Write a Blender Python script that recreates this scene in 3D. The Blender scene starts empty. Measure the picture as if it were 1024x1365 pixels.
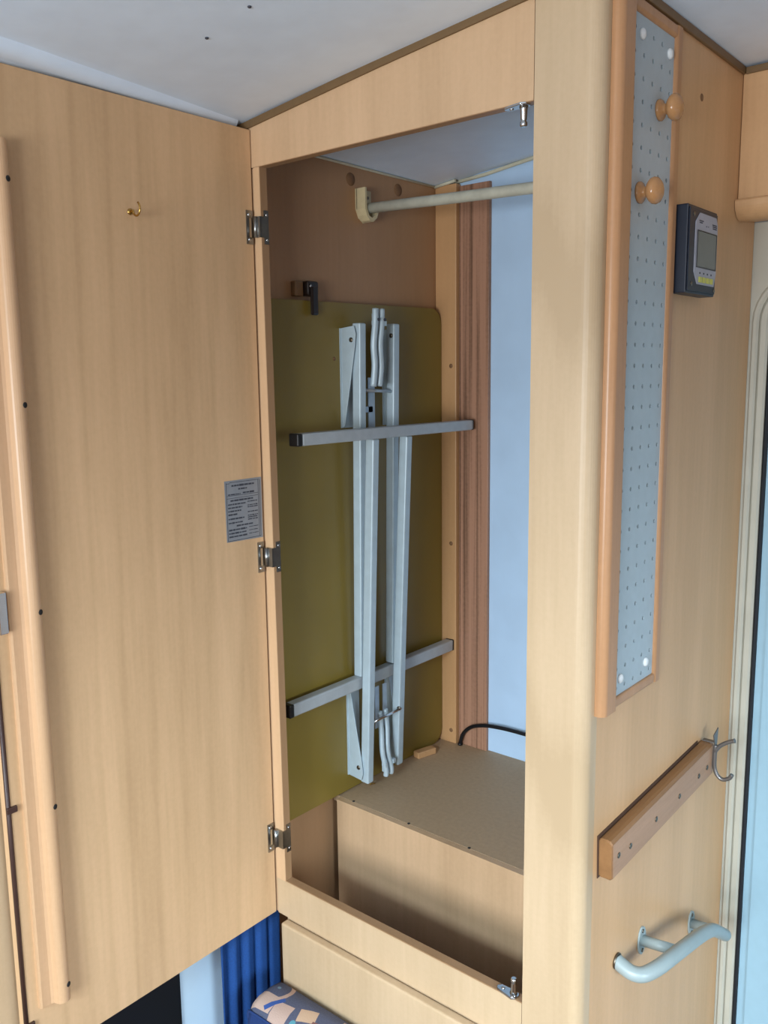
import bpy, bmesh, math, random
from mathutils import Vector, Matrix
random.seed(4)
scn = bpy.context.scene
COL = scn.collection

# ---------------------------------------------------------------- camera
cam_d = bpy.data.cameras.new('camera')
cam = bpy.data.objects.new('camera', cam_d)
COL.objects.link(cam)
_f = Vector((-0.63674797, 0.75551187, -0.15412282))
_r = Vector((0.76583056, 0.64292366, -0.01235767))
_u = Vector((-0.08975284, 0.12590068, 0.98797442))
cam.matrix_world = Matrix(((_r.x, _u.x, -_f.x, 0.44497553),
                           (_r.y, _u.y, -_f.y, -0.88628632),
                           (_r.z, _u.z, -_f.z, 1.50257918),
                           (0, 0, 0, 1)))
cam_d.sensor_fit = 'VERTICAL'
cam_d.sensor_height = 24.0
cam_d.lens = 24.0 * 1162.87 / 1365.0
cam_d.clip_start = 0.02
scn.camera = cam

# ---------------------------------------------------------------- world, lights, exposure
w = bpy.data.worlds.new('overcast_sky'); scn.world = w
w.use_nodes = True
w.node_tree.nodes['Background'].inputs[0].default_value = (0.62, 0.74, 0.9, 1)
w.node_tree.nodes['Background'].inputs[1].default_value = 1.0
scn.view_settings.view_transform = 'Standard'
scn.view_settings.look = 'None'
scn.view_settings.gamma = 1.0
scn.view_settings.use_curve_mapping = False
scn.view_settings.exposure = 0.10

def area(name, loc, target, sx, sy, power, color, spread=180):
    d = bpy.data.lights.new(name, 'AREA'); d.shape = 'RECTANGLE'
    d.size = sx; d.size_y = sy; d.energy = power; d.color = color; d.spread = math.radians(spread)
    o = bpy.data.objects.new(name, d); COL.objects.link(o)
    o.location = loc
    o.rotation_euler = (Vector(target) - Vector(loc)).to_track_quat('-Z', 'Y').to_euler()
    return o
# daylight coming in through the windows of the van (behind the camera, and in the right-hand wall)
area('daylight_rear_window', (0.38, -2.38, 1.24), (0.38, 0, 1.05), 1.1, 0.6, 43, (0.88, 0.95, 1.0))
area('daylight_roof_hatch', (0.40, -2.05, 1.89), (0.05, 0.0, 0.30), 0.45, 0.45, 11, (0.68, 0.87, 1.0), 62)
area('daylight_side_window', (1.58, -0.80, 1.20), (0.0, -0.1, 0.30), 0.6, 0.5, 7.0, (0.70, 0.87, 1.0), 75)

# ---------------------------------------------------------------- materials
def lin(c):
    return tuple(((v/255)/12.92 if v/255 <= .04045 else ((v/255+.055)/1.055)**2.4) for v in c)
def nm(name):
    m = bpy.data.materials.new(name); m.use_nodes = True
    nt = m.node_tree; b = nt.nodes['Principled BSDF']
    return m, nt, b
def plain(name, rgb, rough=.5, metal=0.0, var=.06, scale=60, bump=0.0):
    m, nt, b = nm(name); N = nt.nodes; L = nt.links
    c = lin(rgb)
    b.inputs['Roughness'].default_value = rough; b.inputs['Metallic'].default_value = metal
    g = N.new('ShaderNodeNewGeometry'); n = N.new('ShaderNodeTexNoise')
    n.inputs['Scale'].default_value = scale; n.inputs['Detail'].default_value = 4
    L.new(g.outputs['Position'], n.inputs['Vector'])
    r = N.new('ShaderNodeValToRGB')
    r.color_ramp.elements[0].position = .3; r.color_ramp.elements[1].position = .7
    r.color_ramp.elements[0].color = tuple(max(0, v*(1-var)) for v in c) + (1,)
    r.color_ramp.elements[1].color = tuple(min(1, v*(1+var)) for v in c) + (1,)
    L.new(n.outputs['Fac'], r.inputs[0]); L.new(r.outputs[0], b.inputs['Base Color'])
    if bump:
        bp = N.new('ShaderNodeBump'); bp.inputs['Strength'].default_value = bump; bp.inputs['Distance'].default_value = .001
        L.new(n.outputs['Fac'], bp.inputs['Height']); L.new(bp.outputs[0], b.inputs['Normal'])
    return m
def wood(name, rgb, dark=.80, rough=.42, stretch=(26, 26, 1.6), fleck=.05, streak=.5, off=(0, 0, 0), arches=.0, lo=.47, hi=.88):
    """pale furniture foil: broad streaks along one axis, fine flecks, faint cathedral arches"""
    m, nt, b = nm(name); N = nt.nodes; L = nt.links
    c = lin(rgb); b.inputs['Roughness'].default_value = rough
    b.inputs['Specular IOR Level'].default_value = .35
    g = N.new('ShaderNodeNewGeometry')
    mp = N.new('ShaderNodeMapping'); mp.inputs['Scale'].default_value = stretch; mp.inputs['Location'].default_value = off
    L.new(g.outputs['Position'], mp.inputs['Vector'])
    n1 = N.new('ShaderNodeTexNoise'); n1.inputs['Scale'].default_value = .55; n1.inputs['Detail'].default_value = 3
    n1.inputs['Distortion'].default_value = .6
    L.new(mp.outputs[0], n1.inputs['Vector'])
    n2 = N.new('ShaderNodeTexNoise'); n2.inputs['Scale'].default_value = 5; n2.inputs['Detail'].default_value = 5
    L.new(mp.outputs[0], n2.inputs['Vector'])
    n3 = N.new('ShaderNodeTexNoise'); n3.inputs['Scale'].default_value = 160; n3.inputs['Detail'].default_value = 2
    L.new(g.outputs['Position'], n3.inputs['Vector'])
    n4 = N.new('ShaderNodeTexNoise'); n4.inputs['Scale'].default_value = 2.5; n4.inputs['Detail'].default_value = 2
    mp4 = N.new('ShaderNodeMapping'); mp4.inputs['Scale'].default_value = tuple(.12*s + .6 for s in stretch)
    L.new(g.outputs['Position'], mp4.inputs['Vector']); L.new(mp4.outputs[0], n4.inputs['Vector'])
    def ma(op, a, bb, cl=False):
        x = N.new('ShaderNodeMath'); x.operation = op; x.use_clamp = cl
        for i, v in enumerate((a, bb)):
            if isinstance(v, (int, float)): x.inputs[i].default_value = v
            else: L.new(v, x.inputs[i])
        return x.outputs[0]
    s = ma('ADD', ma('MULTIPLY', n1.outputs['Fac'], streak), ma('MULTIPLY', n2.outputs['Fac'], .30))
    s = ma('ADD', s, ma('MULTIPLY', n4.outputs['Fac'], .45))
    s = ma('ADD', s, ma('MULTIPLY', n3.outputs['Fac'], fleck*3))
    if arches:
        wv = N.new('ShaderNodeTexWave'); wv.wave_type = 'RINGS'; wv.inputs['Scale'].default_value = 1.1
        wv.inputs['Distortion'].default_value = 6; wv.inputs['Detail'].default_value = 2; wv.inputs['Detail Scale'].default_value = .6
        mp5 = N.new('ShaderNodeMapping'); mp5.inputs['Scale'].default_value = tuple(v*.28 for v in stretch)
        L.new(g.outputs['Position'], mp5.inputs['Vector']); L.new(mp5.outputs[0], wv.inputs['Vector'])
        p = ma('POWER', wv.outputs['Fac'], 7.0)
        s = ma('SUBTRACT', s, ma('MULTIPLY', p, arches))
    r = N.new('ShaderNodeValToRGB')
    r.color_ramp.elements[0].position = lo; r.color_ramp.elements[1].position = hi
    r.color_ramp.elements[0].color = (c[0]*dark, c[1]*dark*.985, c[2]*dark*.95, 1)
    r.color_ramp.elements[1].color = (min(1, c[0]*1.05), min(1, c[1]*1.06), min(1, c[2]*1.08), 1)
    L.new(s, r.inputs[0]); L.new(r.outputs[0], b.inputs['Base Color'])
    bp = N.new('ShaderNodeBump'); bp.inputs['Strength'].default_value = .12; bp.inputs['Distance'].default_value = .0006
    L.new(n2.outputs['Fac'], bp.inputs['Height']); L.new(bp.outputs[0], b.inputs['Normal'])
    return m

M = {}
M['beech'] = wood('beech_foil', (205, 169, 132), arches=.10)
M['door'] = wood('beech_door_foil', (211, 173, 132), off=(3, 7, 1), arches=.10)
M['post'] = wood('pale_beech_post', (196, 169, 136), off=(5, 1, 2), arches=.34, dark=.84)
M['side'] = wood('beech_side_foil', (208, 165, 121), off=(9, 2, 4), dark=.84)
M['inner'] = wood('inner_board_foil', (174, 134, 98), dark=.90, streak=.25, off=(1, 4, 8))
M['edge'] = wood('foil_edge', (205, 168, 130), dark=.86)
M['brownedge'] = wood('brown_board_edge', (158, 122, 88), dark=.88)
M['shelfboard'] = plain('brown_shelf_board', (176, 148, 116), .6, var=.06, scale=140, bump=.1)
M['batten'] = wood('pale_batten', (196, 150, 104), dark=.88)
M['plank'] = wood('red_brown_plank', (170, 126, 100), dark=.42, stretch=(260, 260, 1.6), streak=1.0, lo=.72, hi=1.12, off=(2, 0, 0))
M['frame'] = wood('orange_beech_moulding', (186, 138, 98), dark=.78, rough=.33, stretch=(60, 60, 2))
M['bar'] = wood('door_batten_wood', (206, 166, 128), dark=.84, rough=.34, stretch=(50, 50, 2))
M['rail'] = wood('worn_coat_rail', (178, 138, 108), dark=.74, stretch=(55, 3, 55), rough=.5)
M['railedge'] = wood('worn_rail_edge', (146, 104, 66), dark=.7, stretch=(55, 3, 55), rough=.4)
M['dark_sheet'] = plain('rail_shadow_brown', (74, 48, 32), .7)  # brown that stands in for the shadow outline round the coat rail
M['well_shade'] = plain('well_shade_brown', (84, 56, 34), .8)  # dark brown put on the well's surfaces so it stays in shade
M['trim'] = plain('brown_edge_trim', (112, 86, 54), .5)
M['knob'] = wood('lacquered_knob', (178, 130, 86), dark=.8, rough=.16, stretch=(30, 60, 60))
M['ceil'] = plain('white_ceiling_foil', (222, 236, 252), .45, var=.03, scale=24, bump=.06)
M['cream'] = plain('cream_plastic', (180, 176, 162), .45, var=.05, scale=18)
M['white'] = plain('white_wall', (214, 216, 218), .6, var=.02)
M['blue_wall'] = plain('pale_blue_lining', (184, 210, 236), .6, var=.04, scale=14, bump=.15)
M['whitedoor'] = plain('cool_white_door', (146, 178, 194), .45, var=.02)
M['seal'] = plain('black_rubber', (22, 24, 30), .6)
M['sealant'] = plain('cream_sealant', (206, 200, 176), .6)
M['metal'] = plain('hinge_steel', (150, 150, 148), .3, 1.0, var=.12, scale=90)
M['chrome'] = plain('chrome', (206, 208, 210), .14, 1.0, var=.03)
M['brass'] = plain('brass_wire', (190, 150, 82), .22, 1.0)
M['screw'] = plain('screw_steel', (120, 112, 100), .35, 1.0, var=.2)
M['hookmetal'] = plain('worn_grey_hook', (120, 116, 114), .38, .7)
M['alu'] = plain('painted_grey_tube', (182, 198, 206), .42, .15, var=.05, scale=50)
M['tube'] = plain('grey_leg_tube', (176, 180, 182), .42, .2, var=.06, scale=50)
M['steel'] = plain('zinc_stay', (176, 184, 192), .3, .6, var=.08)
M['board'] = plain('olive_table_board', (128, 107, 44), .36, var=.10, scale=5, bump=.03)
M['black'] = plain('black_plastic', (20, 18, 18), .35)
M['clip'] = plain('dark_brown_clip', (34, 24, 20), .28)
M['paleclip'] = plain('brown_wood_block', (120, 90, 60), .5)
M['rod'] = plain('cream_rod', (190, 188, 172), .4, var=.10, scale=60)
M['flange'] = plain('yellowed_plastic', (206, 190, 150), .45)
M['peg'] = plain('grey_peg_sheet', (170, 182, 188), .4, var=.03, scale=80)
M['hole'] = plain('hole_dark', (28, 26, 26), .8)
M['pin'] = plain('white_plastic_cap', (226, 228, 228), .35)
M['navy'] = plain('navy_black_case', (22, 30, 46), .42)
M['plate'] = plain('silver_face', (158, 160, 172), .4)
M['lcd'] = plain('lcd_glass', (96, 102, 100), .2, var=.04)
M['yellow'] = plain('pale_yellow_button', (196, 196, 92), .4)
M['print'] = plain('dark_print', (58, 60, 70), .7)
M['paper'] = plain('grey_paper', (134, 136, 140), .6)
M['grip'] = plain('grey_painted_tube', (148, 160, 160), .35, var=.05, scale=30)
M['stain'] = plain('dull_filler', (128, 92, 60), .7)
M['brownrod'] = plain('dark_brown_rod', (62, 40, 34), .4)
M['cable'] = plain('black_cable', (12, 14, 20), .4)
M['floor'] = wood('vinyl_floor', (120, 100, 80), stretch=(3, 20, 20))
M['blackglass'] = plain('black_glass', (4, 6, 8), .55)
M['blind'] = plain('pale_blue_wall_lining', (190, 212, 228), .6, var=.03, scale=12)

def curtain_mat():
    m, nt, b = nm('blue_curtain_cloth'); N = nt.nodes; L = nt.links
    g = N.new('ShaderNodeNewGeometry'); n = N.new('ShaderNodeTexNoise'); n.inputs['Scale'].default_value = 400
    L.new(g.outputs['Position'], n.inputs['Vector'])
    r = N.new('ShaderNodeValToRGB'); r.color_ramp.elements[0].color = lin((8, 50, 108)) + (1,); r.color_ramp.elements[1].color = lin((18, 76, 142)) + (1,)
    L.new(n.outputs['Fac'], r.inputs[0]); L.new(r.outputs[0], b.inputs['Base Color']); b.inputs['Roughness'].default_value = .85
    bp = N.new('ShaderNodeBump'); bp.inputs['Strength'].default_value = .4; bp.inputs['Distance'].default_value = .001
    L.new(n.outputs['Fac'], bp.inputs['Height']); L.new(bp.outputs[0], b.inputs['Normal'])
    return m
M['curtain'] = curtain_mat()

def cushion_mat():
    """woven cover: slate ground with beige rings, patches and a blue stripe, in the plane of the top"""
    m, nt, b = nm('patterned_cushion_cover'); N = nt.nodes; L = nt.links
    b.inputs['Roughness'].default_value = .9
    g = N.new('ShaderNodeNewGeometry'); sp = N.new('ShaderNodeSeparateXYZ'); L.new(g.outputs['Position'], sp.inputs[0])
    X, Y = sp.outputs[0], sp.outputs[1]
    def ma(op, a, bb=0.0, c=None):
        x = N.new('ShaderNodeMath'); x.operation = op
        for i, v in enumerate((a, bb) if c is None else (a, bb, c)):
            if isinstance(v, (int, float)): x.inputs[i].default_value = v
            else: L.new(v, x.inputs[i])
        return x.outputs[0]
    # the motif repeats along the cushion every 0.24 m
    Xr = ma('SUBTRACT', ma('MODULO', ma('ADD', X, 1.24), .24), .0)   # x=-.52 -> 0
    def dist(cx, cy):
        return ma('SQRT', ma('ADD', ma('POWER', ma('ABSOLUTE', ma('SUBTRACT', Xr, cx)), 2.0), ma('POWER', ma('ABSOLUTE', ma('SUBTRACT', Y, cy)), 2.0)))
    def rng(v, lo, hi): return ma('MULTIPLY', ma('GREATER_THAN', v, lo), ma('LESS_THAN', v, hi))
    def box(x0, x1, y0, y1): return ma('MULTIPLY', rng(Xr, x0, x1), rng(Y, y0, y1))
    def skew(cx, cy, ang, hx, hy):
        ca, sa = math.cos(ang), math.sin(ang)
        dx = ma('SUBTRACT', Xr, cx); dy = ma('SUBTRACT', Y, cy)
        a = ma('ADD', ma('MULTIPLY', dx, ca), ma('MULTIPLY', dy, sa)); c = ma('ADD', ma('MULTIPLY', dx, -sa), ma('MULTIPLY', dy, ca))
        return ma('MULTIPLY', ma('LESS_THAN', ma('ABSOLUTE', a), hx), ma('LESS_THAN', ma('ABSOLUTE', c), hy))
    ring = ma('MULTIPLY', rng(dist(.022, -.041), .0205, .0275), ma('GREATER_THAN', ma('ADD', Xr, ma('MULTIPLY', Y, .6)), -.006))
    masks = [(ring, (188, 158, 142)),
             (skew(.021, -.0715, .05, .022, .0150), (196, 168, 152)),
             (skew(.061, -.0750, .15, .0165, .0160), (190, 162, 148)),
             (skew(.102, -.0570, .4, .015, .012), (200, 168, 140)),
             (skew(.135, -.074, .2, .016, .018), (120, 80, 76)),
             (skew(.172, -.045, .1, .018, .018), (188, 160, 140)),
             (skew(.041, -.068, 1.0, .017, .0040), (52, 84, 150)),
             (ma('LESS_THAN', dist(.091, -.079), .0050), (84, 146, 160)),
             (ma('LESS_THAN', dist(.022, -.040), .003), (120, 150, 170))]
    nz = N.new('ShaderNodeTexNoise'); nz.inputs['Scale'].default_value = 500; L.new(g.outputs['Position'], nz.inputs['Vector'])
    base = N.new('ShaderNodeValToRGB'); base.color_ramp.elements[0].color = lin((64, 70, 92)) + (1,); base.color_ramp.elements[1].color = lin((96, 100, 122)) + (1,)
    L.new(nz.outputs['Fac'], base.inputs[0]); cur = base.outputs[0]
    for mk, rgb in masks:
        mx = N.new('ShaderNodeMix'); mx.data_type = 'RGBA'; L.new(mk, mx.inputs[0]); L.new(cur, mx.inputs[6]); mx.inputs[7].default_value = lin(rgb) + (1,); cur = mx.outputs[2]
    L.new(cur, b.inputs['Base Color'])
    bp = N.new('ShaderNodeBump'); bp.inputs['Strength'].default_value = .5; bp.inputs['Distance'].default_value = .001
    L.new(nz.outputs['Fac'], bp.inputs['Height']); L.new(bp.outputs[0], b.inputs['Normal'])
    return m
M['cushion'] = cushion_mat()
M['cushion_navy'] = plain('navy_cushion_cloth', (24, 52, 104), .9, var=.1, scale=300, bump=.4)

# ---------------------------------------------------------------- mesh helpers (world coordinates)
class MB:
    def __init__(s): s.bm = bmesh.new()
    def _merge(s, b, smooth):
        for f in b.faces: f.smooth = smooth
        me = bpy.data.meshes.new('t'); b.to_mesh(me); b.free(); s.bm.from_mesh(me); bpy.data.meshes.remove(me)
        return s
    def box(s, x0, x1, y0, y1, z0, z1, bev=0.0, seg=2, rot=None, smooth=False):
        b = bmesh.new(); bmesh.ops.create_cube(b, size=1)
        bmesh.ops.scale(b, vec=(abs(x1-x0), abs(y1-y0), abs(z1-z0)), verts=b.verts)
        if bev: bmesh.ops.bevel(b, geom=b.edges[:], offset=bev, segments=seg, profile=.5, affect='EDGES')
        if rot is not None: bmesh.ops.transform(b, matrix=rot.to_4x4(), verts=b.verts)
        bmesh.ops.translate(b, vec=((x0+x1)/2, (y0+y1)/2, (z0+z1)/2), verts=b.verts)
        return s._merge(b, smooth)
    def prism(s, pts, h, smooth=False, bev=0.0):
        """pts: 3D polygon, h: extrusion vector"""
        b = bmesh.new(); h = Vector(h)
        v0 = [b.verts.new(p) for p in pts]; v1 = [b.verts.new(Vector(p)+h) for p in pts]
        b.faces.new(v0); b.faces.new(v1[::-1]); n = len(pts)
        for i in range(n): b.faces.new((v0[i], v1[i], v1[(i+1) % n], v0[(i+1) % n]))
        bmesh.ops.recalc_face_normals(b, faces=b.faces)
        if bev: bmesh.ops.bevel(b, geom=b.edges[:], offset=bev, segments=2, profile=.5, affect='EDGES')
        return s._merge(b, smooth)
    def tube(s, pts, r, seg=16, cap=True, smooth=True):
        b = bmesh.new(); pts = [Vector(p) for p in pts]; rings = []; n = len(pts); ref = None
        for i, p in enumerate(pts):
            t = (pts[min(i+1, n-1)] - pts[max(i-1, 0)]).normalized()
            if ref is None:
                ref = Vector((0, 0, 1)) if abs(t.z) < .9 else Vector((1, 0, 0))
            a = (ref - t*ref.dot(t)).normalized(); ref = a; c = t.cross(a)
            rr = r[i] if isinstance(r, (list, tuple)) else r
            rings.append([b.verts.new(p + a*math.cos(2*math.pi*k/seg)*rr + c*math.sin(2*math.pi*k/seg)*rr) for k in range(seg)])
        for i in range(n-1):
            for k in range(seg): b.faces.new((rings[i][k], rings[i][(k+1) % seg], rings[i+1][(k+1) % seg], rings[i+1][k]))
        for f in b.faces: f.smooth = smooth
        if cap: b.faces.new(rings[0][::-1]); b.faces.new(rings[-1])
        me = bpy.data.meshes.new('t'); b.to_mesh(me); b.free(); s.bm.from_mesh(me); bpy.data.meshes.remove(me)
        return s
    def lathe(s, base, axis, prof, seg=20):
        """prof: list of (distance along axis, radius)"""
        axis = Vector(axis).normalized(); base = Vector(base)
        pts = [base + axis*d for d, _ in prof]
        b = bmesh.new(); ref = Vector((0, 0, 1)) if abs(axis.z) < .9 else Vector((1, 0, 0))
        a = (ref - axis*ref.dot(axis)).normalized(); c = axis.cross(a); rings = []
        for p, (_, rr) in zip(pts, prof):
            rings.append([b.verts.new(p + a*math.cos(2*math.pi*k/seg)*rr + c*math.sin(2*math.pi*k/seg)*rr) for k in range(seg)])
        for i in range(len(rings)-1):
            for k in range(seg): b.faces.new((rings[i][k], rings[i][(k+1) % seg], rings[i+1][(k+1) % seg], rings[i+1][k]))
        for f in b.faces: f.smooth = True
        b.faces.new(rings[0][::-1]); b.faces.new(rings[-1])
        bmesh.ops.recalc_face_normals(b, faces=b.faces)
        me = bpy.data.meshes.new('t'); b.to_mesh(me); b.free(); s.bm.from_mesh(me); bpy.data.meshes.remove(me)
        return s
    def grid(s, rows, smooth=True, close=False):
        b = bmesh.new(); vs = [[b.verts.new(p) for p in r] for r in rows]
        for i in range(len(vs)-1):
            for j in range(len(vs[0])-1): b.faces.new((vs[i][j], vs[i][j+1], vs[i+1][j+1], vs[i+1][j]))
        return s._merge(b, smooth)
def catmull(P, n=6):
    P = [Vector(p) for p in P]; out = []
    for i in range(len(P)-1):
        p0 = P[max(i-1, 0)]; p1 = P[i]; p2 = P[i+1]; p3 = P[min(i+2, len(P)-1)]
        for k in range(n):
            t = k/n
            out.append(.5*((2*p1) + (p2-p0)*t + (2*p0-5*p1+4*p2-p3)*t*t + (3*p1-p0-3*p2+p3)*t**3))
    out.append(P[-1]); return out

def origin(o):
    if o is None: return Vector((0, 0, 0))
    return o.location + origin(o.parent)
def part(name, mb, mat, parent=None, loc=None, label=None):
    """one mesh object; mb is in world coordinates, the origin is the parent's base (or loc)"""
    me = bpy.data.meshes.new(name); bm = mb.bm
    base = origin(parent) if parent is not None else Vector(loc or (0, 0, 0))
    bmesh.ops.recalc_face_normals(bm, faces=bm.faces)
    bmesh.ops.translate(bm, vec=-base, verts=bm.verts)
    bm.to_mesh(me); bm.free(); me.materials.append(mat)
    o = bpy.data.objects.new(name, me); COL.objects.link(o)
    if parent is not None: o.parent = parent
    else: o.location = base
    if label: o['label'] = label
    return o
def tag(o, label, cat, group=None):
    o['label'] = label; o['category'] = cat
    if group: o['group'] = group
    return o
def thing(name, label, cat, loc, group=None):
    o = bpy.data.objects.new(name, None); COL.objects.link(o); o.location = loc; o.empty_display_size = .05
    return tag(o, label, cat, group)
def struct(name, mb, mat, parent=None, loc=None):
    o = part(name, mb, mat, parent, loc)
    if parent is None: o['kind'] = 'structure'
    return o

# ================================================================ THE SETTING
def zc(x): return 1.920 if x >= 0 else 1.862 + .0975*(x+.595)
XL, XR, YB, YF = -.625, 1.62, .53, -2.42
# ceiling: one thin sheet, falling gently towards the left
xs = [-.66, -.60, -.5, -.4, -.3, -.2, -.1, -.03, 0, .05, .2, .5, 1.0, 1.66]
def zc2(x):
    return zc(x) - (.012*max(0, (-.56-x)/.08)**2) + (.0015 if -.04 < x < .06 else 0)
mb = MB(); mb.grid([[(x, y, zc2(x)) for x in xs] for y in (-2.46, -1, 0, .57)]); mb.grid([[(x, y, zc2(x)+.03) for x in xs] for y in (-2.46, .57)])
ceiling = struct('ceiling', mb, M['ceil'])
for (x, y) in ((-.384, -.203), (-.30, -.213)):
    part('screw', MB().lathe((x, y, zc2(x)-.0015), (0, 0, 1), [(0, .0016), (.0006, .0022), (.002, .0022)], 10), M['print'], ceiling)
struct('floor', MB().box(-.66, 1.66, -2.46, .57, -.03, 0), M['floor'])
struct('wall_left', MB().box(-.65, XL, -2.42, YB+.03, 0, 1.86), M['blind'])
# back wall (outer wall of the van) with a hole where the entrance door sits
mb = MB().box(-.65, .010, YB, .56, 0, 1.93).box(.72, 1.65, YB, .56, 0, 1.93).box(.010, .72, YB, .56, 1.655, 1.93)
struct('wall_back', mb, M['white'])
def wall_with_window(name, axis, pos, a0, a1, w0, w1, z0, z1):
    mb = MB()
    def bx(p, q, r, s):
        if axis == 'y': mb.box(p, q, pos, pos-.03, r, s)
        else: mb.box(pos, pos+.03, p, q, r, s)
    bx(a0, w0, 0, 1.93); bx(w1, a1, 0, 1.93); bx(w0, w1, 0, z0); bx(w0, w1, z1, 1.93)
    return struct(name, mb, M['inner'])
wall_with_window('wall_front', 'y', YF, -.65, 1.65, -.32, 1.22, .90, 1.54)
wall_with_window('wall_right', 'x', XR, YF, YB, -1.05, .42, .88, 1.52)
# sloping rounded cove strip where roof and left wall meet, above the open door
cove = []
for y in (-2.4, -1.6, -1.0, -.55, -.36, -.2, -.08, -.012):
    x0 = -.511 - max(0, (y+.45))*.105
    pr = [(x0+.004, .0), (x0+.002, -.006), (x0-.003, -.011), (x0-.010, -.0135), (x0-.020, -.0125), (x0-.026, -.0125), (x0-.032, -.017), (x0-.045, -.022), (x0-.070, -.026), (XL+.004, -.040)]
    cove.append([(px, y, zc2(px)+dz+.001) for px, dz in pr])
struct('trim_1', MB().grid(cove), M['ceil'])
# pale blue inner lining of the back wall inside the wardrobe
liner = struct('wall_inner', MB().box(-.60, -.016, .5265, .5295, .70, 1.905), M['blue_wall'])
part('sealant_bead', MB().tube([(-.56, .524, zc2(-.56)-.004), (-.49, .523, zc2(-.49)-.006), (-.4, .524, zc2(-.4)-.003), (-.2, .524, zc2(-.2)-.003), (-.02, .524, zc2(-.02)-.003)], .0035, 8), M['sealant'], liner)
part('sealant_bead', MB().tube([(-.594, y, zc2(-.594)-.0035) for y in (.03, .2, .35, .52)], .0022, 8).tube([(-.594, .5085, zc2(-.594)-.004), (-.546, .5085, zc2(-.546)-.005)], .003, 8), M['sealant'], liner)

# entrance door and its rounded frame
def rrect(x0, x1, z0, z1, r, y, n=8):
    P = []
    for cx, cz, a0 in ((x1-r, z1-r, 0), (x0+r, z1-r, 90), (x0+r, z0+r, 180), (x1-r, z0+r, 270)):
        for k in range(n+1):
            a = math.radians(a0 + 90*k/n); P.append((cx+r*math.cos(a), y, cz+r*math.sin(a)))
    return P
def ring(o, i, y0, y1, bev=.0):
    """frame between two rounded rectangles (x0,x1,z0,z1,r) from y0 (front) to y1 (back)"""
    mb = MB(); b = mb.bm
    loops = [rrect(*o[:4], o[4], y1), rrect(*o[:4], o[4], y0+.003), rrect(o[0]+.003, o[1]-.003, o[2]+.003, o[3]-.003, o[4]-.002, y0),
             rrect(i[0]-.003, i[1]+.003, i[2]-.003, i[3]+.003, i[4]+.002, y0), rrect(*i[:4], i[4], y0+.003), rrect(*i[:4], i[4], y1)]
    V = [[b.verts.new(p) for p in l] for l in loops]; n = len(V[0])
    for a in range(len(V)-1):
        for k in range(n): b.faces.new((V[a][k], V[a][(k+1) % n], V[a+1][(k+1) % n], V[a+1][k])).smooth = False
    return mb
FR = struct('trim_2', ring((.003, .70, .06, 1.652, .075), (.0135, .69, .07, 1.641, .065), .509, .53), M['cream'])
part('inner_frame', ring((.0135, .69, .07, 1.641, .065), (.027, .676, .084, 1.628, .052), .512, .53), M['cream'], FR)
part('rubber_seal', ring((.027, .676, .084, 1.628, .052), (.0325, .6705, .0895, 1.6225, .047), .516, .53), M['seal'], FR)
D1 = struct('door_1', MB().prism(rrect(.0330, .670, .090, 1.622, .046, .523), (0, .03, 0)), M['whitedoor'], loc=(.35, .55, .06))
part('raised_panel', MB().prism(rrect(.0470, .656, .104, 1.608, .036, .519), (0, .005, 0)), M['whitedoor'], D1)
# white wall lining strip visible between the locker and the door frame
aw = [(.078-.075*math.cos(math.radians(a)), 1.577+.075*math.sin(math.radians(a))) for a in range(0, 91, 10)]
struct('wall_side', MB().prism([(x, .5125, z) for x, z in [(-.002, 0), (.0028, 0)] + aw + [(.88, 1.652), (.88, 1.722), (-.002, 1.722)]], (0, .0165, 0)), M['cream'])

# beech lining panel on the left wall in front of the door
struct('trim_3', MB().box(XL, XL+.045, -1.6, -.360, .0, 1.30, .002), M['post'])

# window in the left wall, low behind the open wardrobe door: black glass in a rubber frame
W1 = struct('window_1', MB().box(XL, XL+.004, -.355, -.140, .25, .60), M['blackglass'], loc=(XL, -.25, .40))
part('rubber_frame', MB().box(XL, XL+.008, -.358, -.137, .24, .25, .002).box(XL, XL+.008, -.358, -.137, .60, .61, .002).box(XL, XL+.008, -.358, -.352, .25, .60, .002), M['seal'], W1)

# ================================================================ WARDROBE
WR = thing('wardrobe', 'tall beech-foil built-in wardrobe with its door standing open', 'wardrobe', (-.30, .26, 0))
ZT0, ZT1 = 1.80, .70          # opening top and bottom
OL0, OL1 = -.5274, -.5195     # left edge of the opening at top and bottom
PX = -.079                    # right edge of the opening = left edge of the corner post
PT = .014                     # front board thickness
# corner post with a rounded outer corner
R = .017
arc = [(-R + R*math.sin(math.radians(a)), R - R*math.cos(math.radians(a))) for a in range(0, 91, 10)]
prof = [(PX, 0)] + arc + [(0, .030), (-.018, .030), (-.018, PT), (PX, PT)]
mb = MB(); mb.prism([(x, y, 0) for x, y in prof], (0, 0, 1.906))
for f in mb.bm.faces: f.smooth = False
part('corner_post', mb, M['post'], WR)
part('side_panel', MB().box(-.015, 0, .0302, .510, 0, 1.917), M['side'], WR)
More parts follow.
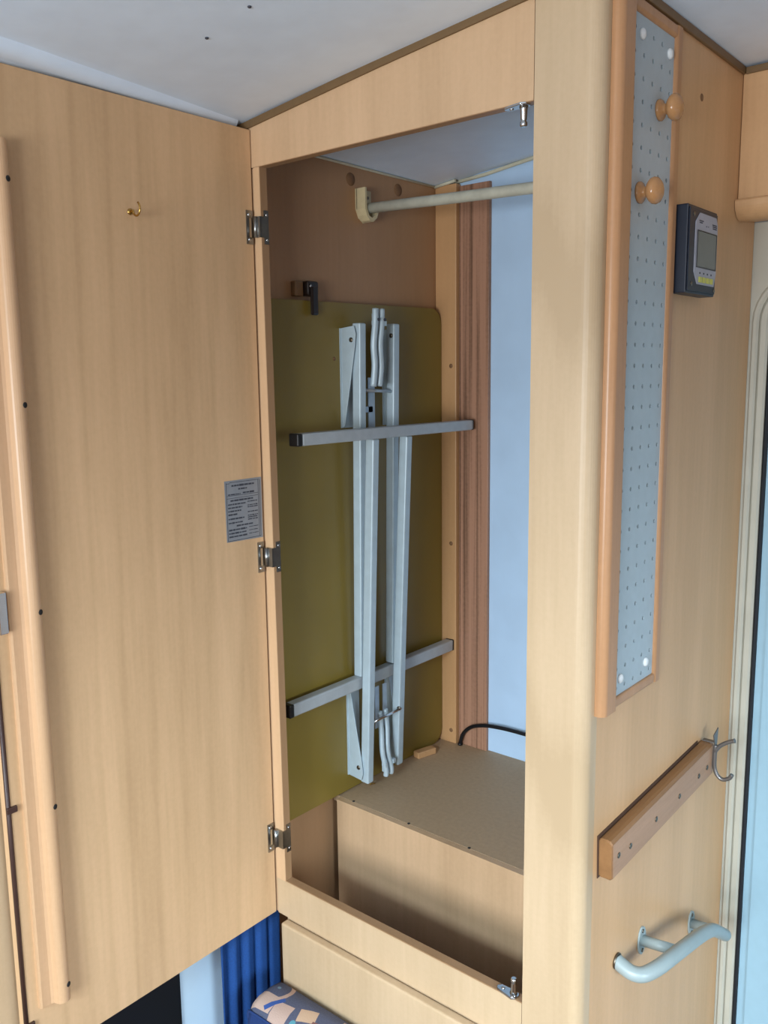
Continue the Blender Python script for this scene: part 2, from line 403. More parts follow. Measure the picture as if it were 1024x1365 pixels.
# top rail follows the ceiling
part('top_rail', MB().prism([(-.612, 0, 1.800), (PX-.0008, 0, 1.800), (PX-.0008, 0, zc2(PX)-.002), (-.3, 0, zc2(-.3)-.002), (-.612, 0, zc2(-.612)-.002)], (0, PT, 0)), M['beech'], WR)
part('bottom_rail', MB().prism([(-.5385, 0, .637), (PX-.0008, 0, .637), (PX-.0008, 0, .6985), (-.5385, 0, .6985)], (0, .0125, 0)), M['post'], WR)
part('rail_edge', MB().box(OL1-.004, PX-.0008, .0004, .0142, .6985, .70), M['brownedge'], WR)
part('rail_edge', MB().box(-.5265, PX-.001, .0006, PT, 1.7992, 1.79995), M['brownedge'], WR)
part('well_shade_sheet', MB().box(-.519, -.016, .0144, .0168, .14, .690), M['well_shade'], WR)  # sheet added behind the rail to cut bounce light in the well
part('hinge_stile', MB().prism([(-.5395, 0, .6985), (OL1, 0, .6985), (OL0, 0, 1.7995), (-.5395, 0, 1.7995)], (0, PT, 0)), M['edge'], WR)
part('stile_edge', MB().prism([(OL1, .0010, .7005), (OL1+.0003, .0010, .7005), (OL0+.0003, .0010, 1.7990), (OL0, .0010, 1.7990)], (0, PT-.001, 0)), M['brownedge'], WR)
part('left_front_board', MB().box(-.612, -.5405, .002, PT, .637, 1.799), M['beech'], WR)
part('left_panel', MB().prism([(-.612, PT, .05), (-.612, .52, .05), (-.612, .52, zc2(-.6)-.002), (-.612, PT, zc2(-.6)-.002)], (.017, 0, 0)), M['inner'], WR)
# stepped bottom: raised platform over a box, and a well in front of it
SZ, SF = .750, .182
part('shelf_board', MB().box(-.594, -.016, SF+.012, .526, SZ-.012, SZ), M['shelfboard'], WR)
part('shelf_front', MB().box(-.575, -.016, SF, SF+.0115, .14, SZ-.0003), M['beech'], WR)
part('well_floor', MB().box(-.594, -.016,   .017, SF, .140, .152), M['well_shade'], WR)  # floor coloured dark to deepen the shade in the well
for x, y in ((-.5459, .191), (-.4199, .191), (-.2958, .191)):
    part('screw', MB().lathe((x, y+.004, SZ-.0004), (0, 0, 1), [(0, .0026), (.0008, .0026), (.0012, .001)], 10), M['hole'], WR)
# back left batten and its countersunk screws
part('batten', MB().box(-.5945, -.5455, .510, .526, SZ, zc2(-.56)-.008, .0015), M['batten'], WR)
for z in (1.52, 1.170, .777):
    part('filled_screw', MB().lathe((-.5575, .5112, z), (0, -1, 0), [(0, .0045), (.0016, .0042), (.0018, .001)], 14), M['stain'], WR)
part('back_plank', MB().box(-.5445, -.4765, .5185, .5264, SZ, 1.853, .001), M['plank'], WR)
# filled screw heads on the left panel near the top
for y, z in ((.27, 1.834), (.398, 1.835)):
    part('filled_screw', MB().lathe((-.5952, y, z), (1, 0, 0), [(0, .011), (.0010, .0105), (.0012, .001)], 18), M['stain'], WR)
# lower cupboard front below the rail
part('lower_body', MB().box(-.520, -.016, .003, .0142, 0, .636), M['post'], WR)
part('lower_front', MB().box(-.519, PX-.001, -.014, .002, .02, .6335, .0035, 3), M['post'], WR)
# brown trim strips along the ceiling
part('ceiling_trim', MB().prism([(-.612, -.003, zc2(-.612)-.009), (-.3, -.003, zc2(-.3)-.009), (-.03, -.003, zc2(-.03)-.009), (-.03, -.003, zc2(-.03)+.002), (-.3, -.003, zc2(-.3)+.001), (-.612, -.003, zc2(-.612)+.001)], (0, .003, 0)), M['trim'], WR)
part('ceiling_trim', MB().box(0, .004, .022, .4285, 1.910, 1.9205, .001), M['trim'], WR)
# clothes rail with end flange
part('clothes_rail', MB().tube([(-.583, .297, 1.788), (-.40, .2985, 1.7815), (-.2, .30, 1.775), (-.0155, .302, 1.769)], .0088, 18), M['rod'], WR)
fl = MB().prism([(-.5948, .281, 1.820), (-.5948, .318, 1.820), (-.5948, .318, 1.792), (-.5948, .312, 1.775), (-.5948, .300, 1.765), (-.5948, .288, 1.772), (-.5948, .281, 1.786)], (.004, 0, 0))
fl.prism([(-.592, .281, 1.820), (-.592, .281, 1.786), (-.592, .285, 1.775), (-.592, .293, 1.7665), (-.592, .302, 1.7655), (-.592, .312, 1.773), (-.592, .317, 1.785), (-.592, .314, 1.786), (-.592, .310, 1.779), (-.592, .300, 1.772), (-.592, .292, 1.774), (-.592, .286, 1.786), (-.592, .285, 1.820)], (.020, 0, 0))
part('rail_flange', fl, M['flange'], WR)
for y in (.294, .309):
    part('screw', MB().lathe((-.5908, y, 1.808), (1, 0, 0), [(0, .0028), (.001, .0028), (.0014, .001)], 10), M['screw'], WR)
# retaining catch that holds the folded table
CT = part('retaining_catch', MB().box(-.5948, -.574, .140, .166, 1.632, 1.656, .004, 3).box(-.574, -.568, .1435, .1585, 1.601, 1.647, .0028, 2), M['clip'], WR)
part('catch_block', MB().box(-.5948, -.583, .121, .139, 1.631, 1.655, .002), M['paleclip'], CT)
part('screw', MB().lathe((-.574, .146, 1.647), (1, 0, 0), [(0, .0027), (.0012, .0027), (.0018, .001)], 10), M['chrome'], CT)
# hinges
def hinge(zc_):
    h = .0235
    k = MB().tube([(-.5335, -.0045, zc_-.0145), (-.5335, -.0045, zc_+.0145)], .0034, 12)
    H = part('hinge', k, M['metal'], WR)
    lf = MB()       # leaf on the door face, a frame with a window in it
    x0, x1 = -.542, -.5402
    lf.box(x0, x1, -.0150, -.0105, zc_-h, zc_+h).box(x0, x1, -.0105, -.0030, zc_+h-.0095, zc_+h).box(x0, x1, -.0105, -.0030, zc_-h, zc_-h+.0095).box(x0, x1, -.0052, -.0030, zc_-h+.0095, zc_+h-.0095)
    part('door_leaf', lf, M['metal'], H)
    lf = MB().box(OL1-.0035 if zc_ < 1 else -.5248, OL1-.0020 if zc_ < 1 else -.5232, .0040, .0135, zc_-h, zc_+h) if False else MB()
    xe = OL0 + (OL1-OL0)*(1.80-zc_)/1.10 + .0003
    lf.box(xe-.0002, xe+.0014, .0050, .0135, zc_-h, zc_+h).box(xe-.0002, xe+.0014, -.002, .0050, zc_-.0145, zc_+.0145)
    lf.box(-.5335, xe+.0014, -.0040, -.0012, zc_-.0145, zc_+.0145)
    part('frame_leaf', lf, M['metal'], H)
    for z in (zc_-h+.006, zc_+h-.006):
        part('screw', MB().lathe((-.5403, -.0102, z), (1, 0, 0), [(0, .0027), (.0008, .0027), (.0014, .001)], 10), M['chrome'], H)
        part('screw', MB().lathe((xe+.0014, .0100, z), (1, 0, 0), [(0, .0020), (.0006, .0020), (.0010, .001)], 10), M['chrome'], H)
for z in (1.7165, 1.2315, .7710): hinge(z)
# catch pins in the opening (top and bottom right)
def catch(z, s):
    x = -.0955
    pl = [(-.121, .0060), (-.118, .0008), (-.109, -.0015), (-.094, -.0045), (-.0885, -.0015), (-.087, .0060), (-.090, .0105), (-.100, .0120), (-.116, .0115)]
    c = part('door_catch', MB().prism([(px, py, z) for px, py in pl], (0, 0, s*.0028), bev=.0008), M['chrome'], WR)
    part('catch_pin', MB().lathe((x, .006, z+s*.0028), (0, 0, s), [(0, .0052), (.003, .0042), (.013, .0036), (.0145, .0030), (.0155, .0030), (.0165, .0042), (.020, .0042), (.0215, .003)], 16), M['chrome'], c)
    for px, py in ((-.111, .0055), (-.0935, -.0010)):
        part('screw', MB().lathe((px, py, z+s*.0028), (0, 0, s), [(0, .0024), (.0008, .0024), (.0014, .0008)], 10), M['chrome'], c)
catch(1.80, -1); catch(.70, 1)
# ---- the open wardrobe door (stands out from the front at right angles)
XD, DY = -.542, -.4245
DR = part('door_leaf_panel', MB().box(XD-.024, XD, DY, -.0012, .6375, 1.8515, .0008, 1), M['door'], WR)
DR.name = 'wardrobe_door'
# moulded wooden batten on the inside of the door
pb = [(0, -.4095), (.0045, -.4095), (.0060, -.4070), (.0060, -.3955), (.0075, -.3920), (.0120, -.3905)]
for a in range(-60, 91, 15):
    pb.append((.0100+.0085*math.cos(math.radians(a))*1.0, -.3815+.0095*math.sin(math.radians(a))))
pb += [(.0, -.3720)]
mb = MB().prism([(XD+x, y, .7135) for x, y in pb], (0, 0, 1.0535), bev=0)
part('door_batten', mb, M['bar'], DR)
for z in (1.7245, 1.4745, 1.228, .979, .7355):
    part('screw_hole', MB().lathe((XD+.0168, -.3765, z), (1, .50, 0), [(0, .0034), (.0010, .0034), (.0012, .0010)], 14), M['hole'], DR)
# brass cup hook
ck = [(XD+.0005, -.2085, 1.7125), (XD+.007, -.2085, 1.7120)]
for a in range(180, 431, 20):
    ck.append((XD+.014+.0075*math.cos(math.radians(a)), -.2085, 1.7145+.0085*math.sin(math.radians(a))))
part('cup_hook', MB().tube(ck, .0013, 10).lathe((XD, -.2085, 1.7125), (1, 0, 0), [(0, .0042), (.0012, .0040), (.0020, .0018)], 12), M['brass'], DR)
# printed notice beside the hinge edge
A, B_, C_, D_ = (-.0745, 1.3540), (-.0030, 1.3545), (-.0030, 1.2620), (-.0735, 1.2635)
st = part('paper_notice', MB().prism([(XD+.0001, *p) for p in (A, B_, C_, D_)], (.0003, 0, 0)), M['paper'], DR)
pr = MB()
def pbar(u0, u1, v, h):       # u across 0..1, v down 0..1 on the notice
    y0 = -.074 + .0705*u0; y1 = -.074 + .0705*u1; z = 1.354 - .0915*v
    pr.box(XD+.0004, XD+.0006, y0, y1, z-h/2, z+h/2)
def words(u0, u1, v, h=.0017):
    u = u0
    while u < u1-.01:
        wd = min(random.uniform(.035, .13), u1-u); pbar(u, u+wd, v, h*random.uniform(.75, 1.1)); u += wd + .013
pbar(.04, .13, .045, .0007); pbar(.13, .93, .030, .0007); pbar(.04, .955, .975, .0008)
for u in (.035, .905, .945):
    pbar(u, u+.010, .50, .086)
pbar(.04, .90, .245, .0006); pbar(.04, .90, .285, .0006)
words(.18, .80, .085, .0030); words(.36, .60, .145, .0022); words(.08, .42, .225); words(.48, .80, .215, .0026); words(.14, .78, .325, .0026)
for v, e in ((.385, .55), (.44, .45), (.495, .42), (.55, .32), (.62, .50), (.685, .45)):
    words(.07, e, v, .0022)
for v in (.37, .43, .46, .54, .60, .63, .665): words(.60, .88, v, .0016)
words(.28, .74, .74, .0022)
for v in (.80, .855, .91): words(.07, .56, v, .0025); words(.62, .88, v-.01, .0011)
part('notice_print', pr, M['print'], DR)['kind'] = 'stuff'
# lock with keeper plate, and the dark locking rod down the free edge
part('lock_plate', MB().box(XD, XD+.012, DY+.000, DY+.0105, 1.2095, 1.259, .001), M['chrome'], DR)
part('locking_rod', MB().tube([(XD-.001, DY-.002, .64), (XD-.001, DY-.002, 1.2)], .0030, 10), M['brownrod'], DR)
for z in (.989, .697):
    part('rod_guide', MB().box(XD, XD+.004, DY-.006, DY+.0075, z-.004, z+.004, .001), M['brownrod'], DR)

# ================================================================ FOLDING TABLE leaning on the left wardrobe wall
TB = thing('folding_table', 'folded camping table with olive board and grey tube legs inside wardrobe', 'folding table', (-.585, .29, SZ))
# board with rounded far corners
XB0, XB1 = -.590, -.578
r = .030; pts = []
for cy, cz, a0 in ((.5085-r, 1.6285-r, 0), (.030+r, 1.6235-r, 90), (.030+r, .7535+r, 180), (.5085-r, .7515+r, 270)):
    for k in range(9):
        a = math.radians(a0+90*k/8); pts.append((XB0, cy+r*math.cos(a), cz+r*math.sin(a)))
part('board', MB().prism(pts, (XB1-XB0-.0015, 0, 0)), M['board'], TB)
def sqbar(P, Q, wx, wy, bev=.0022, mat='alu', name='leg', extend=0.0):
    P, Q = Vector(P), Vector(Q); d = Q-P; L = d.length
    up = d.normalized(); xa = Vector((1, 0, 0)); xa = (xa - up*xa.dot(up)).normalized(); ya = up.cross(xa)
    Rm = Matrix((xa, ya, up)).transposed(); c = (P+Q)/2
    mb = MB().box(c.x-wx/2, c.x+wx/2, c.y-wy/2, c.y+wy/2, c.z-L/2, c.z+L/2, bev, 2, rot=Rm)
    return mb
wx, wy = .0180, .0155
def leg(xt, yt, zt, xb, yb, zb_):   # front (+x, -y) edge given
    return sqbar((xt-wx/2, yt+wy/2, zt), (xb-wx/2, yb+wy/2, zb_), wx, wy)
la = part('leg', leg(-.538, .2241, 1.5905, -.549, .2251, .972), M['alu'], TB)
lc = part('leg', leg(-.538, .3137, 1.5925, -.549, .3135, .974), M['alu'], TB)
lb = part('leg', leg(-.504, .2150, 1.3985, -.536, .2235, .7740), M['alu'], TB)
ld = part('leg', leg(-.504, .3048, 1.3985, -.536, .3090, .7790), M['alu'], TB)
# feet: cross tubes with black end caps
def foot(x0, x1, y0, y1, z0, z1):
    f_ = part('foot_tube', MB().box(x0, x1, y0, y1, z0, z1, .0025, 2), M['tube'], TB)
    for a, b in ((y0-.0105, y0), (y1, y1+.002)):
        part('end_cap', MB().box(x0-.0003, x1+.0003, a, b, z0-.0003, z1+.0003, .002, 2), M['black'], f_)
foot(-.5215, -.5015, .0480, .5040, 1.3985, 1.4175)
foot(-.5690, -.5500, .0600, .5070, .9500, .9720)
# brackets on the board carrying the pivots
def bracket(y, zt, s, sgn):
    z = lambda q: zt + sgn*q
    mb = MB().prism([(XB1, y, z(0)), (XB1+.030, y, z(.003)), (XB1+.034, y, z(-.010)), (XB1+.031, y, z(-.034)), (XB1+.006, y, z(-.165)), (XB1, y, z(-.168))], (0, .0018, 0), bev=.0004)
    mb.box(XB1-.0012, XB1+.0012, y-.002, y+.030, min(z(0), z(-.168)), max(z(0), z(-.168)))
    b_ = part('bracket', mb, M['alu'], TB)
    part('rivet', MB().lathe((XB1+.024, y, z(-.020)), (0, -1, 0), [(0, .0042), (.0008, .0042), (.0016, .0018)], 12), M['screw'], b_)
bracket(.2190, 1.583, 1, 1); bracket(.3300, 1.583, 1, 1)
bracket(.2185, .783, 1, -1); bracket(.3260, .783, 1, -1)
# folding stays in the middle: paired, slightly bent zinc strips with notched ends
def stay(pts_, r_=.0056):
    mb = MB()
    for dy in (-.0075, .0085):
        P = catmull([(x, y+dy*s_, z) for x, y, z, s_ in pts_], 5)
        mb.tube(P, r_, 10)
    x_, y_, z_ = pts_[0][:3]; s_ = 1 if z_ > 1.2 else -1
    lo, hi = sorted((z_-s_*.030, z_-s_*.008))
    mb.box(x_-.006, x_-.002, y_-.010, y_+.012, lo, hi)
    mb.box(x_-.004, x_+.006, y_-.013, y_-.008, *sorted((z_-s_*.028, z_-s_*.020))).box(x_-.004, x_+.006, y_+.009, y_+.015, *sorted((z_-s_*.028, z_-s_*.020)))
    return mb
part('folding_stay', stay([(-.535, .268, 1.615, 1), (-.534, .266, 1.59, 1), (-.536, .2635, 1.555, 1), (-.538, .268, 1.52, 1), (-.540, .2655, 1.485, 1.0)]), M['alu'], TB)
part('folding_stay', stay([(-.535, .2790, .753+.02, .9), (-.534, .2790, .785, .9), (-.538, .274, .82, .9), (-.543, .278, .86, 1), (-.548, .2795, .895, 1)], .0050), M['alu'], TB)
part('stay_link', MB().box(-.5660, -.5640, .2480, .2640, 1.385, 1.50, .0006).box(-.5660, -.5640, .2720, .2900, 1.385, 1.50, .0006).box(-.5660, -.5640, .252, .284, 1.44, 1.45), M['steel'], TB)
part('stay_link', MB().box(-.5480, -.5465, .258, .270, .865, .945, .0006).box(-.5480, -.5465, .280, .292, .865, .945, .0006), M['steel'], TB)
part('cross_pin', MB().tube([(-.547, .238, 1.4790), (-.547, .3175, 1.4755)], .0030, 10), M['steel'], TB)
part('cross_pin', MB().tube([(-.531, .236, .8900), (-.531, .3125, .8915)], .0026, 10), M['chrome'], TB)
for o_, y, z in ((lc, .3137, 1.572), (ld, .309, .893)):
    part('rivet', MB().lathe(((-.545 if z > 1 else -.532), y, z), (0, -1, 0), [(0, .0040), (.001, .0040), (.0018, .0018)], 12), M['screw'], o_)
for y_ in (.2600, .2765):
    part('stay_pin', MB().tube([(-.5285, y_, 1.597), (-.5265, y_, 1.597)], .0026, 10), M['print'], TB)
part('mark', MB().lathe((XB1-.0015, .2035, 1.532), (1, 0, 0), [(0, .0030), (.0004, .0035), (.0006, .001)], 10), M['stain'], TB)

# small things on the wardrobe shelf
rz = Matrix.Rotation(math.radians(-14), 3, 'Z')
tag(part('wood_block', MB().box(-.5715, -.5545, .4050, .4500, SZ, SZ+.0125, .0012, 1, rot=rz), M['batten'], loc=(-.562, .43, SZ)), 'small pale wooden block on the wardrobe shelf beside the table board', 'block')
tag(part('brass_screw', MB().lathe((-.5635, .2600, SZ+.0022), (.5, .85, 0), [(0, .0018), (.001, .0024), (.002, .0012), (.009, .0011), (.011, .0003)], 10), M['brass'], loc=(-.5635, .26, SZ)), 'tiny loose brass screw lying on the shelf below the folded table', 'screw')
cb = catmull([(-.536, .512, .7450+.004), (-.534, .511, .7600), (-.526, .510, .7790), (-.508, .510, .7960), (-.482, .510, .8060), (-.45, .511, .8110), (-.40, .512, .8130), (-.30, .512, .8110), (-.16, .513, .790), (-.08, .513, .7535)], 8)
tag(part('cable', MB().tube(cb, .0038, 12).lathe((-.536, .512, SZ), (0, 0, 1), [(0, .0052), (.004, .0052), (.0046, .003)], 14), M['cable'], loc=(-.40, .512, SZ)), 'black cable arching out of the wardrobe shelf along the back', 'cable')

# ================================================================ RIGHT SIDE OF THE WARDROBE
# framed perforated board
PB = thing('framed_pegboard', 'tall narrow grey pegboard in an orange beech frame on wardrobe side', 'pegboard', (0, .12, 1.10))
P0, P1, Q0, Q1 = .050, .1815, 1.1095, 1.8915
pitch = .0243
cols = [.0725 + pitch*i for i in range(5)]; rows = [1.6808 + pitch*j for j in range(-23, 9)]
mb = MB(); b = mb.bm
xf, xk = .0034, .0012
ys = [P0] + [(cols[i]+cols[i+1])/2 for i in range(4)] + [P1]
zs = [Q0] + [(rows[j]+rows[j+1])/2 for j in range(len(rows)-1)] + [Q1]
hr = .0028
for i, cy in enumerate(cols):
    for j, cz in enumerate(rows):
        y0, y1, z0, z1 = ys[i], ys[i+1], zs[j], zs[j+1]
        outer = [(y1, cz), (y1, z1), (cy, z1), (y0, z1), (y0, cz), (y0, z0), (cy, z0), (y1, z0)]
        cyy = min(cy, P1-.0035); inner = [(cyy+hr*math.cos(math.radians(45*k)), cz+hr*math.sin(math.radians(45*k))) for k in range(8)]
        vo = [b.verts.new((xf, p[0], p[1])) for p in outer]; vi = [b.verts.new((xf, p[0], p[1])) for p in inner]; vb = [b.verts.new((xk, p[0], p[1])) for p in inner]
        for k in range(8):
            b.faces.new((vo[k], vo[(k+1) % 8], vi[(k+1) % 8], vi[k])); b.faces.new((vi[k], vi[(k+1) % 8], vb[(k+1) % 8], vb[k]))
bmesh.ops.remove_doubles(b, verts=b.verts, dist=1e-6)
part('perforated_sheet', mb, M['peg'], PB)
part('dark_sheet', MB().box(.0002, .0011, P0, P1, Q0, Q1), M['hole'], PB)
def mould(a, b_, w0, w1, h, axis, name='frame_strip'):
    """rounded moulding: along z (axis z, across y w0..w1) or along y (axis y, across z)"""
    n = 8; pr_ = [(0.0002, w0)]
    rr = min(h*.75, (w1-w0)*.42)
    for k in range(n+1):
        t = math.radians(180-90*k/n); pr_.append((h-rr+rr*math.sin(t), w0+rr+rr*math.cos(t)))
    for k in range(n+1):
        t = math.radians(90-90*k/n); pr_.append((h-rr*.5+rr*.5*math.sin(t), w1-rr*.5+rr*.5*math.cos(t)))
    pr_.append((.0002, w1))
    if axis == 'z': m_ = MB().prism([(x, v, a) for x, v in pr_], (0, 0, b_-a))
    else: m_ = MB().prism([(x, a, v) for x, v in pr_], (0, b_-a, 0))
    return part(name, m_, M['frame'], PB)
mould(1.1015, 1.909, .0225, .0575, .0125, 'z')
mould(1.1000, 1.905, .1790, .1960, .0075, 'z')
mould(.0575, .1789, 1.0985, 1.1125, .0070, 'y')
mould(.0575, .1789, 1.8905, 1.9050, .0070, 'y')
for y, z in ((.0895, 1.8715), (.1655, 1.8700), (.1565, 1.1340), (.0825, 1.1325)):
    part('white_cap', MB().lathe((xf, y, z), (1, 0, 0), [(0, .0062), (.0018, .0060), (.0034, .0042), (.0040, .001)], 18), M['pin'], PB)
kp = [(0, .0120), (.0022, .0122), (.0042, .0105), (.0062, .0066), (.0085, .0058), (.0105, .0076), (.0125, .0112), (.0155, .0142), (.0190, .0150), (.0225, .0138), (.0255, .0098), (.0275, .0050), (.0280, .0008)]
part('knob', MB().lathe((xf, .1425, 1.8030), (1, 0, 0), kp, 28), M['knob'], PB)
part('knob', MB().lathe((xf, .0945, 1.7045), (1, 0, 0), kp, 28), M['knob'], PB)

# battery / solar display
DS = thing('display_unit', 'dark blue-black wall display with grey screen and yellow buttons', 'display', (0, .25, 1.60))
part('case', MB().box(0, .0195, .2005, .2995, 1.6000, 1.7060, .0012, 2), M['navy'], DS)
part('front_rim', MB().box(.0195, .0212, .2030, .2970, 1.6030, 1.7030, .0007, 1), M['navy'], DS)
XP = .0212
pp = [(.2345, 1.6985), (.2905, 1.6985), (.2965, 1.6900), (.2965, 1.6270), (.2905, 1.6120), (.2320, 1.6120), (.2205, 1.6265), (.2215, 1.6870)]
part('face_plate', MB().prism([(XP, y, z) for y, z in pp], (.0007, 0, 0)), M['plate'], DS)
part('screen', MB().box(XP+.0007, XP+.0012, .2280, .2925, 1.6335, 1.6765, .0002, 1), M['lcd'], DS)
sf = MB()
for a, b2, c2, d2 in ((.2275, .2930, 1.6330, 1.6323), (.2275, .2930, 1.6775, 1.6765), (.2273, .2280, 1.6325, 1.6770), (.2925, .2932, 1.6325, 1.6770)): sf.box(XP+.0007, XP+.0016, a, b2, min(c2, d2), max(c2, d2))
part('screen_rim', sf, M['black'], DS)
for k in range(4):
    part('button', MB().box(XP+.0007, XP+.0016, .2365+.0130*k, .2465+.0130*k, 1.6145, 1.6215, .0004, 1), M['yellow'], DS)
pr = MB()
for y0, y1, z in ((.2320, .2470, 1.6885), (.2330, .2440, 1.6862), (.2770, .2930, 1.6880), (.2780, .2935, 1.6858), (.2790, .2930, 1.6835), (.2560, .2585, 1.6835), (.2630, .2655, 1.6838)):
    y = y0
    while y < y1-.001:
        e = min(y+random.uniform(.0015, .004), y1); pr.box(XP+.0007, XP+.0009, y, e, z, z+.0014); y = e+.0006
for k in range(4):
    pr.box(XP+.0007, XP+.0009, .2390+.0130*k, .2425+.0130*k, 1.6250, 1.6272)
part('face_print', pr, M['print'], DS)['kind'] = 'stuff'
for y, z in ((.2160, 1.6950), (.2150, 1.6115), (.2940, 1.6075)):
    part('screw', MB().lathe((XP, y, z), (1, 0, 0), [(0, .0028), (.0006, .0028), (.0010, .001)], 12), M['screw'], DS)

# small filled mark on the panel
part('filled_screw', MB().lathe((0, .280, 1.8480), (1, 0, 0), [(0, .0048), (.0006, .0045), (.0008, .001)], 12), M['stain'], WR)

# sloping coat rail
CR = thing('coat_rail', 'worn brown wooden coat rail with chamfered ends screwed to wardrobe side', 'rail', (0, .21, .91))
ang = math.atan2(.012, .34)
def tr(y, z): # along the rail
    return (.0435 + y*math.cos(ang) - z*math.sin(ang), .9120 + y*math.sin(ang) + z*math.cos(ang))
Lr = .345
mb = MB()
cs = [(.0012, -.0240), (.0035, -.0265), (.0150, -.0265), (.0185, -.0235), (.0185, .0225), (.0155, .0260), (.0110, .0268), (.0030, .0265), (.0012, .0250)]
def at(u, v, x): return (x,) + tr(u, v)
b = mb.bm
V = [[b.verts.new(at(u, v*q, x if q == 1 else x*.96)) for x, v in cs] for u, q in ((0, .93), (.0022, 1), (Lr-.0022, 1), (Lr, .93))]
for a in range(3):
    for k in range(len(cs)): b.faces.new((V[a][k], V[a][(k+1) % len(cs)], V[a+1][(k+1) % len(cs)], V[a+1][k]))
b.faces.new(V[0]); b.faces.new(V[3])
part('rail_shadow_strip', MB().prism([at(-.0035, -.0265, .0001), at(Lr-.02, -.0265, .0001), at(Lr-.02, .0305, .0001), at(-.0035, .0305, .0001)], (.0012, 0, 0), bev=.0003), M['dark_sheet'], CR)  # rail's shadow as a dark strip, showing past its left end and top
part('rail_body', mb, M['railedge'], CR)
fc = [(.0187,)+tr(a, b_) for a, b_ in ((.003, -.0230), (Lr-.003, -.0230), (Lr-.003, .0215), (.003, .0215))]
part('rail_face', MB().prism(fc, (-.0008, 0, 0)), M['rail'], CR)
for y in (.018, .052, .132, .212, .285, .318):
    p = tr(y, -.003+.004*(y < .03)-.002*(y > .2))
    part('screw', MB().lathe((.0187, *p), (1, 0, 0), [(0, .0038), (.0007, .0038), (.0010, .0022), (.0003, .0010)], 12), M['screw'], CR)

# double hook hanging over the end of the rail
HX = .0215
yk = .382
hk = MB()
hk.tube(catmull([(HX+.0015, yk, .9480), (HX+.0010, yk, .9300), (HX+.0015, yk, .9120), (HX+.006, yk, .9010), (HX+.014, yk, .8965), (HX+.0235, yk, .9010), (HX+.0275, yk, .9080)], 6), .0031, 10)
hk.tube(catmull([(HX+.0012, yk, .9380), (HX+.008, yk, .9480), (HX+.018, yk, .9560), (HX+.0290, yk, .9620)], 6), [.0031]*18+[.0037], 10)
HK = tag(part('double_coat_hook', hk, M['hookmetal'], loc=(HX, yk, .93)), 'grey metal double hook hanging at the far end of the wooden rail', 'hook')
part('hook_plate', MB().prism([(HX+.0002, yk-.0100, .966), (HX+.0002, yk+.0085, .973), (HX+.0002, yk+.0050, .950), (HX+.0002, yk+.0020, .944), (HX+.0002, yk-.0030, .947)], (.0018, 0, 0), bev=.0004).box(.004, HX+.001, yk-.004, yk+.004, .9512, .9530), M['hookmetal'], HK)

# cranked grab handle
GH = thing('grab_handle', 'grey painted cranked tube grab handle low on the wardrobe side', 'handle', (0, .27, .68))
gp = catmull([(.0006, .1055, .7370), (.012, .1045, .7330), (.024, .1050, .7300), (.036, .1120, .7300), (.046, .1350, .7320), (.0515, .1700, .7310), (.0535, .2110, .7240), (.0530, .2500, .7140), (.0520, .2850, .7030), (.0500, .3200, .6880), (.0450, .3560, .6660), (.0385, .3980, .6370), (.0320, .4420, .6070)], 6)
part('bar', MB().tube(gp, .0098, 20), M['grip'], GH)
part('end_stop', MB().lathe((.0002, .1055, .7370), (1, 0, 0), [(0, .0108), (.0025, .0108), (.003, .0098)], 20), M['screw'], GH)
for y, z, x1_, y1_, z1_ in ((.1836, .7245, .047, .1880, .7270), (.3740, .6500, .044, .3640, .6600)):
    g_ = part('standoff', MB().tube([(.001, y, z), (x1_, y1_, z1_)], .0075, 18), M['grip'], GH)
    fl = MB(); b = fl.bm
    el = [(y+.0115*math.cos(2*math.pi*k/28), z+.0205*math.sin(2*math.pi*k/28)) for k in range(28)]
    fl.prism([(.0002, p, q) for p, q in el], (.0024, 0, 0))
    part('flange', fl, M['grip'], g_)
    for s_ in (-1, 1):
        part('screw', MB().lathe((.0026, y, z+s_*.0145), (1, 0, 0), [(0, .0028), (.0008, .0028), (.0012, .001)], 10), M['screw'], g_)

# overhead locker to the right
OV = thing('overhead_locker', 'beech overhead locker on the back wall right of the wardrobe', 'cupboard', (.45, .48, 1.715))
part('front_panel', MB().box(.0008, .90, .430, .442, 1.7405, 1.913, .0006, 1), M['side'], OV)
lp = [(.4180, 1.7400), (.4195, 1.7422), (.4220, 1.7430), (.442, 1.7430), (.511, 1.7300), (.511, 1.7230)] + [(.444-.026*math.sin(math.radians(a)), 1.7400-.0250*math.cos(math.radians(a))) for a in range(0, 90, 9)]
part('bottom_rail', MB().prism([(.0008, y, z) for y, z in lp], (.899, 0, 0)), M['side'], OV)
part('end_panel', MB().box(.888, .90, .4425, .520, 1.7435, 1.913), M['side'], OV)
part('ceiling_trim', MB().box(.0045, .90, .4262, .4298, 1.9100, 1.9190, .001), M['trim'], OV)
part('filled_screw', MB().lathe((.0600, .430, 1.858), (0, -1, 0), [(0, .0035), (.0006, .0033), (.0008, .001)], 12), M['stain'], OV)

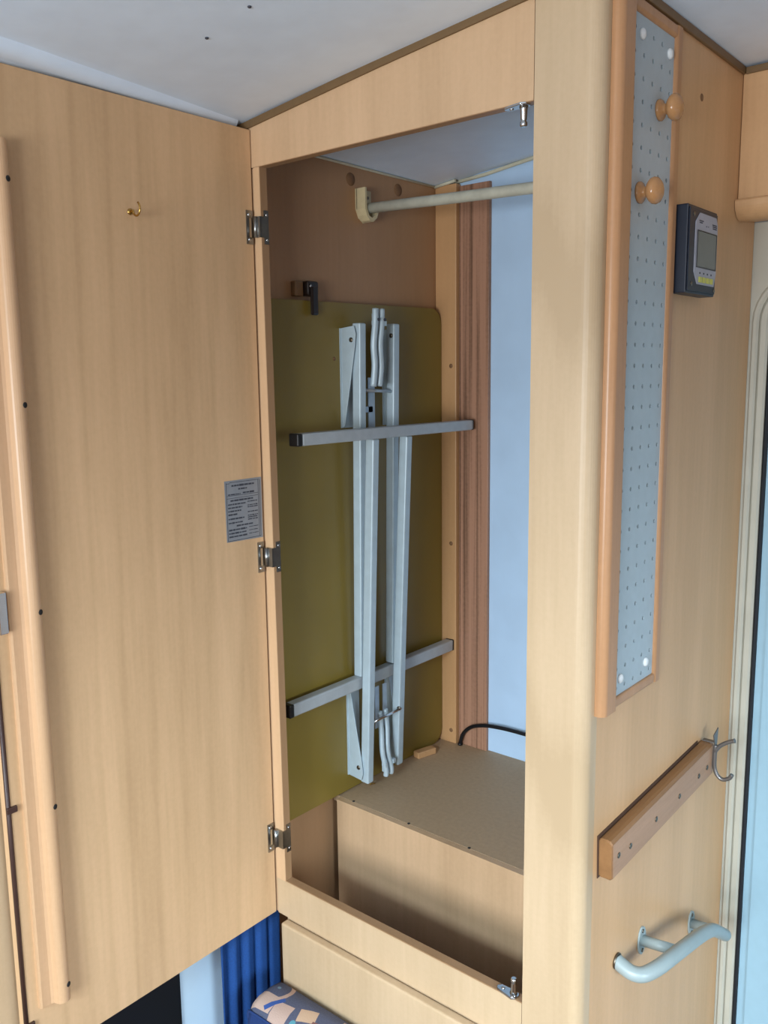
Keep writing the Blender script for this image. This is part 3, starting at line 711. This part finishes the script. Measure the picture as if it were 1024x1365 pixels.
# ================================================================ LEFT, BELOW THE DOOR
rowsC = []
ny = 60
for z in [.10 + .0589*i for i in range(10)]:
    row = []
    for i in range(ny+1):
        t = i/ny; y = -.0865 + .117*t
        ph = t*4.3*2*math.pi + .5*math.sin(z*7)
        x = -.588 + .0065*math.cos(ph) + .0018*math.cos(2.1*ph+1) + .012*t
        row.append((x, y+.003*math.sin(ph), z))
    rowsC.append(row)
cm = MB().grid(rowsC); 
geo = bmesh.ops.solidify(cm.bm, geom=cm.bm.faces[:], thickness=.0015)
tag(part('curtain', cm, M['curtain'], loc=(-.585, -.03, .10)), 'royal blue pleated curtain hanging below the open wardrobe door', 'curtain')

CU = thing('seat_cushion', 'backrest cushion with navy front and patterned slate and beige top', 'cushion', (-.25, -.06, .20))
# profile in y,z : top slopes gently, front leans forward going down
def cush_loop(x, ins):
    pr_ = [(-.0165-ins*.3, .20), (-.0165-ins*.3, .5220-ins), (-.0190, .5330-ins), (-.0260, .5405-ins), (-.0450, .5440-ins), (-.0700, .5430-ins), (-.0840+ins*.5, .5380-ins), (-.0920+ins*.7, .5280-ins), (-.100+ins*.8, .500), (-.120+ins, .43), (-.150+ins, .32), (-.165+ins, .20)]
    return [(x, y, z) for y, z in pr_]
secs = [(-.519, .020), (-.5180, .010), (-.5135, .0035), (-.504, 0), (-.40, 0), (-.25, 0), (-.12, 0), (-.088, .0), (-.080, .006), (-.077, .020)]
mb = MB().grid([cush_loop(x, i) for x, i in secs]); b = mb.bm
b.verts.ensure_lookup_table()
nL = 12
b.faces.new([b.verts[k] for k in range(nL)]); b.faces.new([b.verts[(len(secs)-1)*nL+k] for k in range(nL)][::-1])
body = mb
me_faces_top = [f for f in b.faces]
co = part('cushion_body', body, M['cushion'], CU)
co.data.materials.append(M['cushion_navy'])
for p in co.data.polygons:
    c_ = p.center + origin(CU)
    if c_.y < -.0915: p.material_index = 1
part('piping', MB().tube(catmull([(-.5165, -.0900, .5100), (-.5140, -.0915, .5240), (-.500, -.0925, .5285), (-.40, -.0925, .5285), (-.25, -.0925, .5285), (-.088, -.0925, .5285)], 5), .0022, 8), M['cushion_navy'], CU)
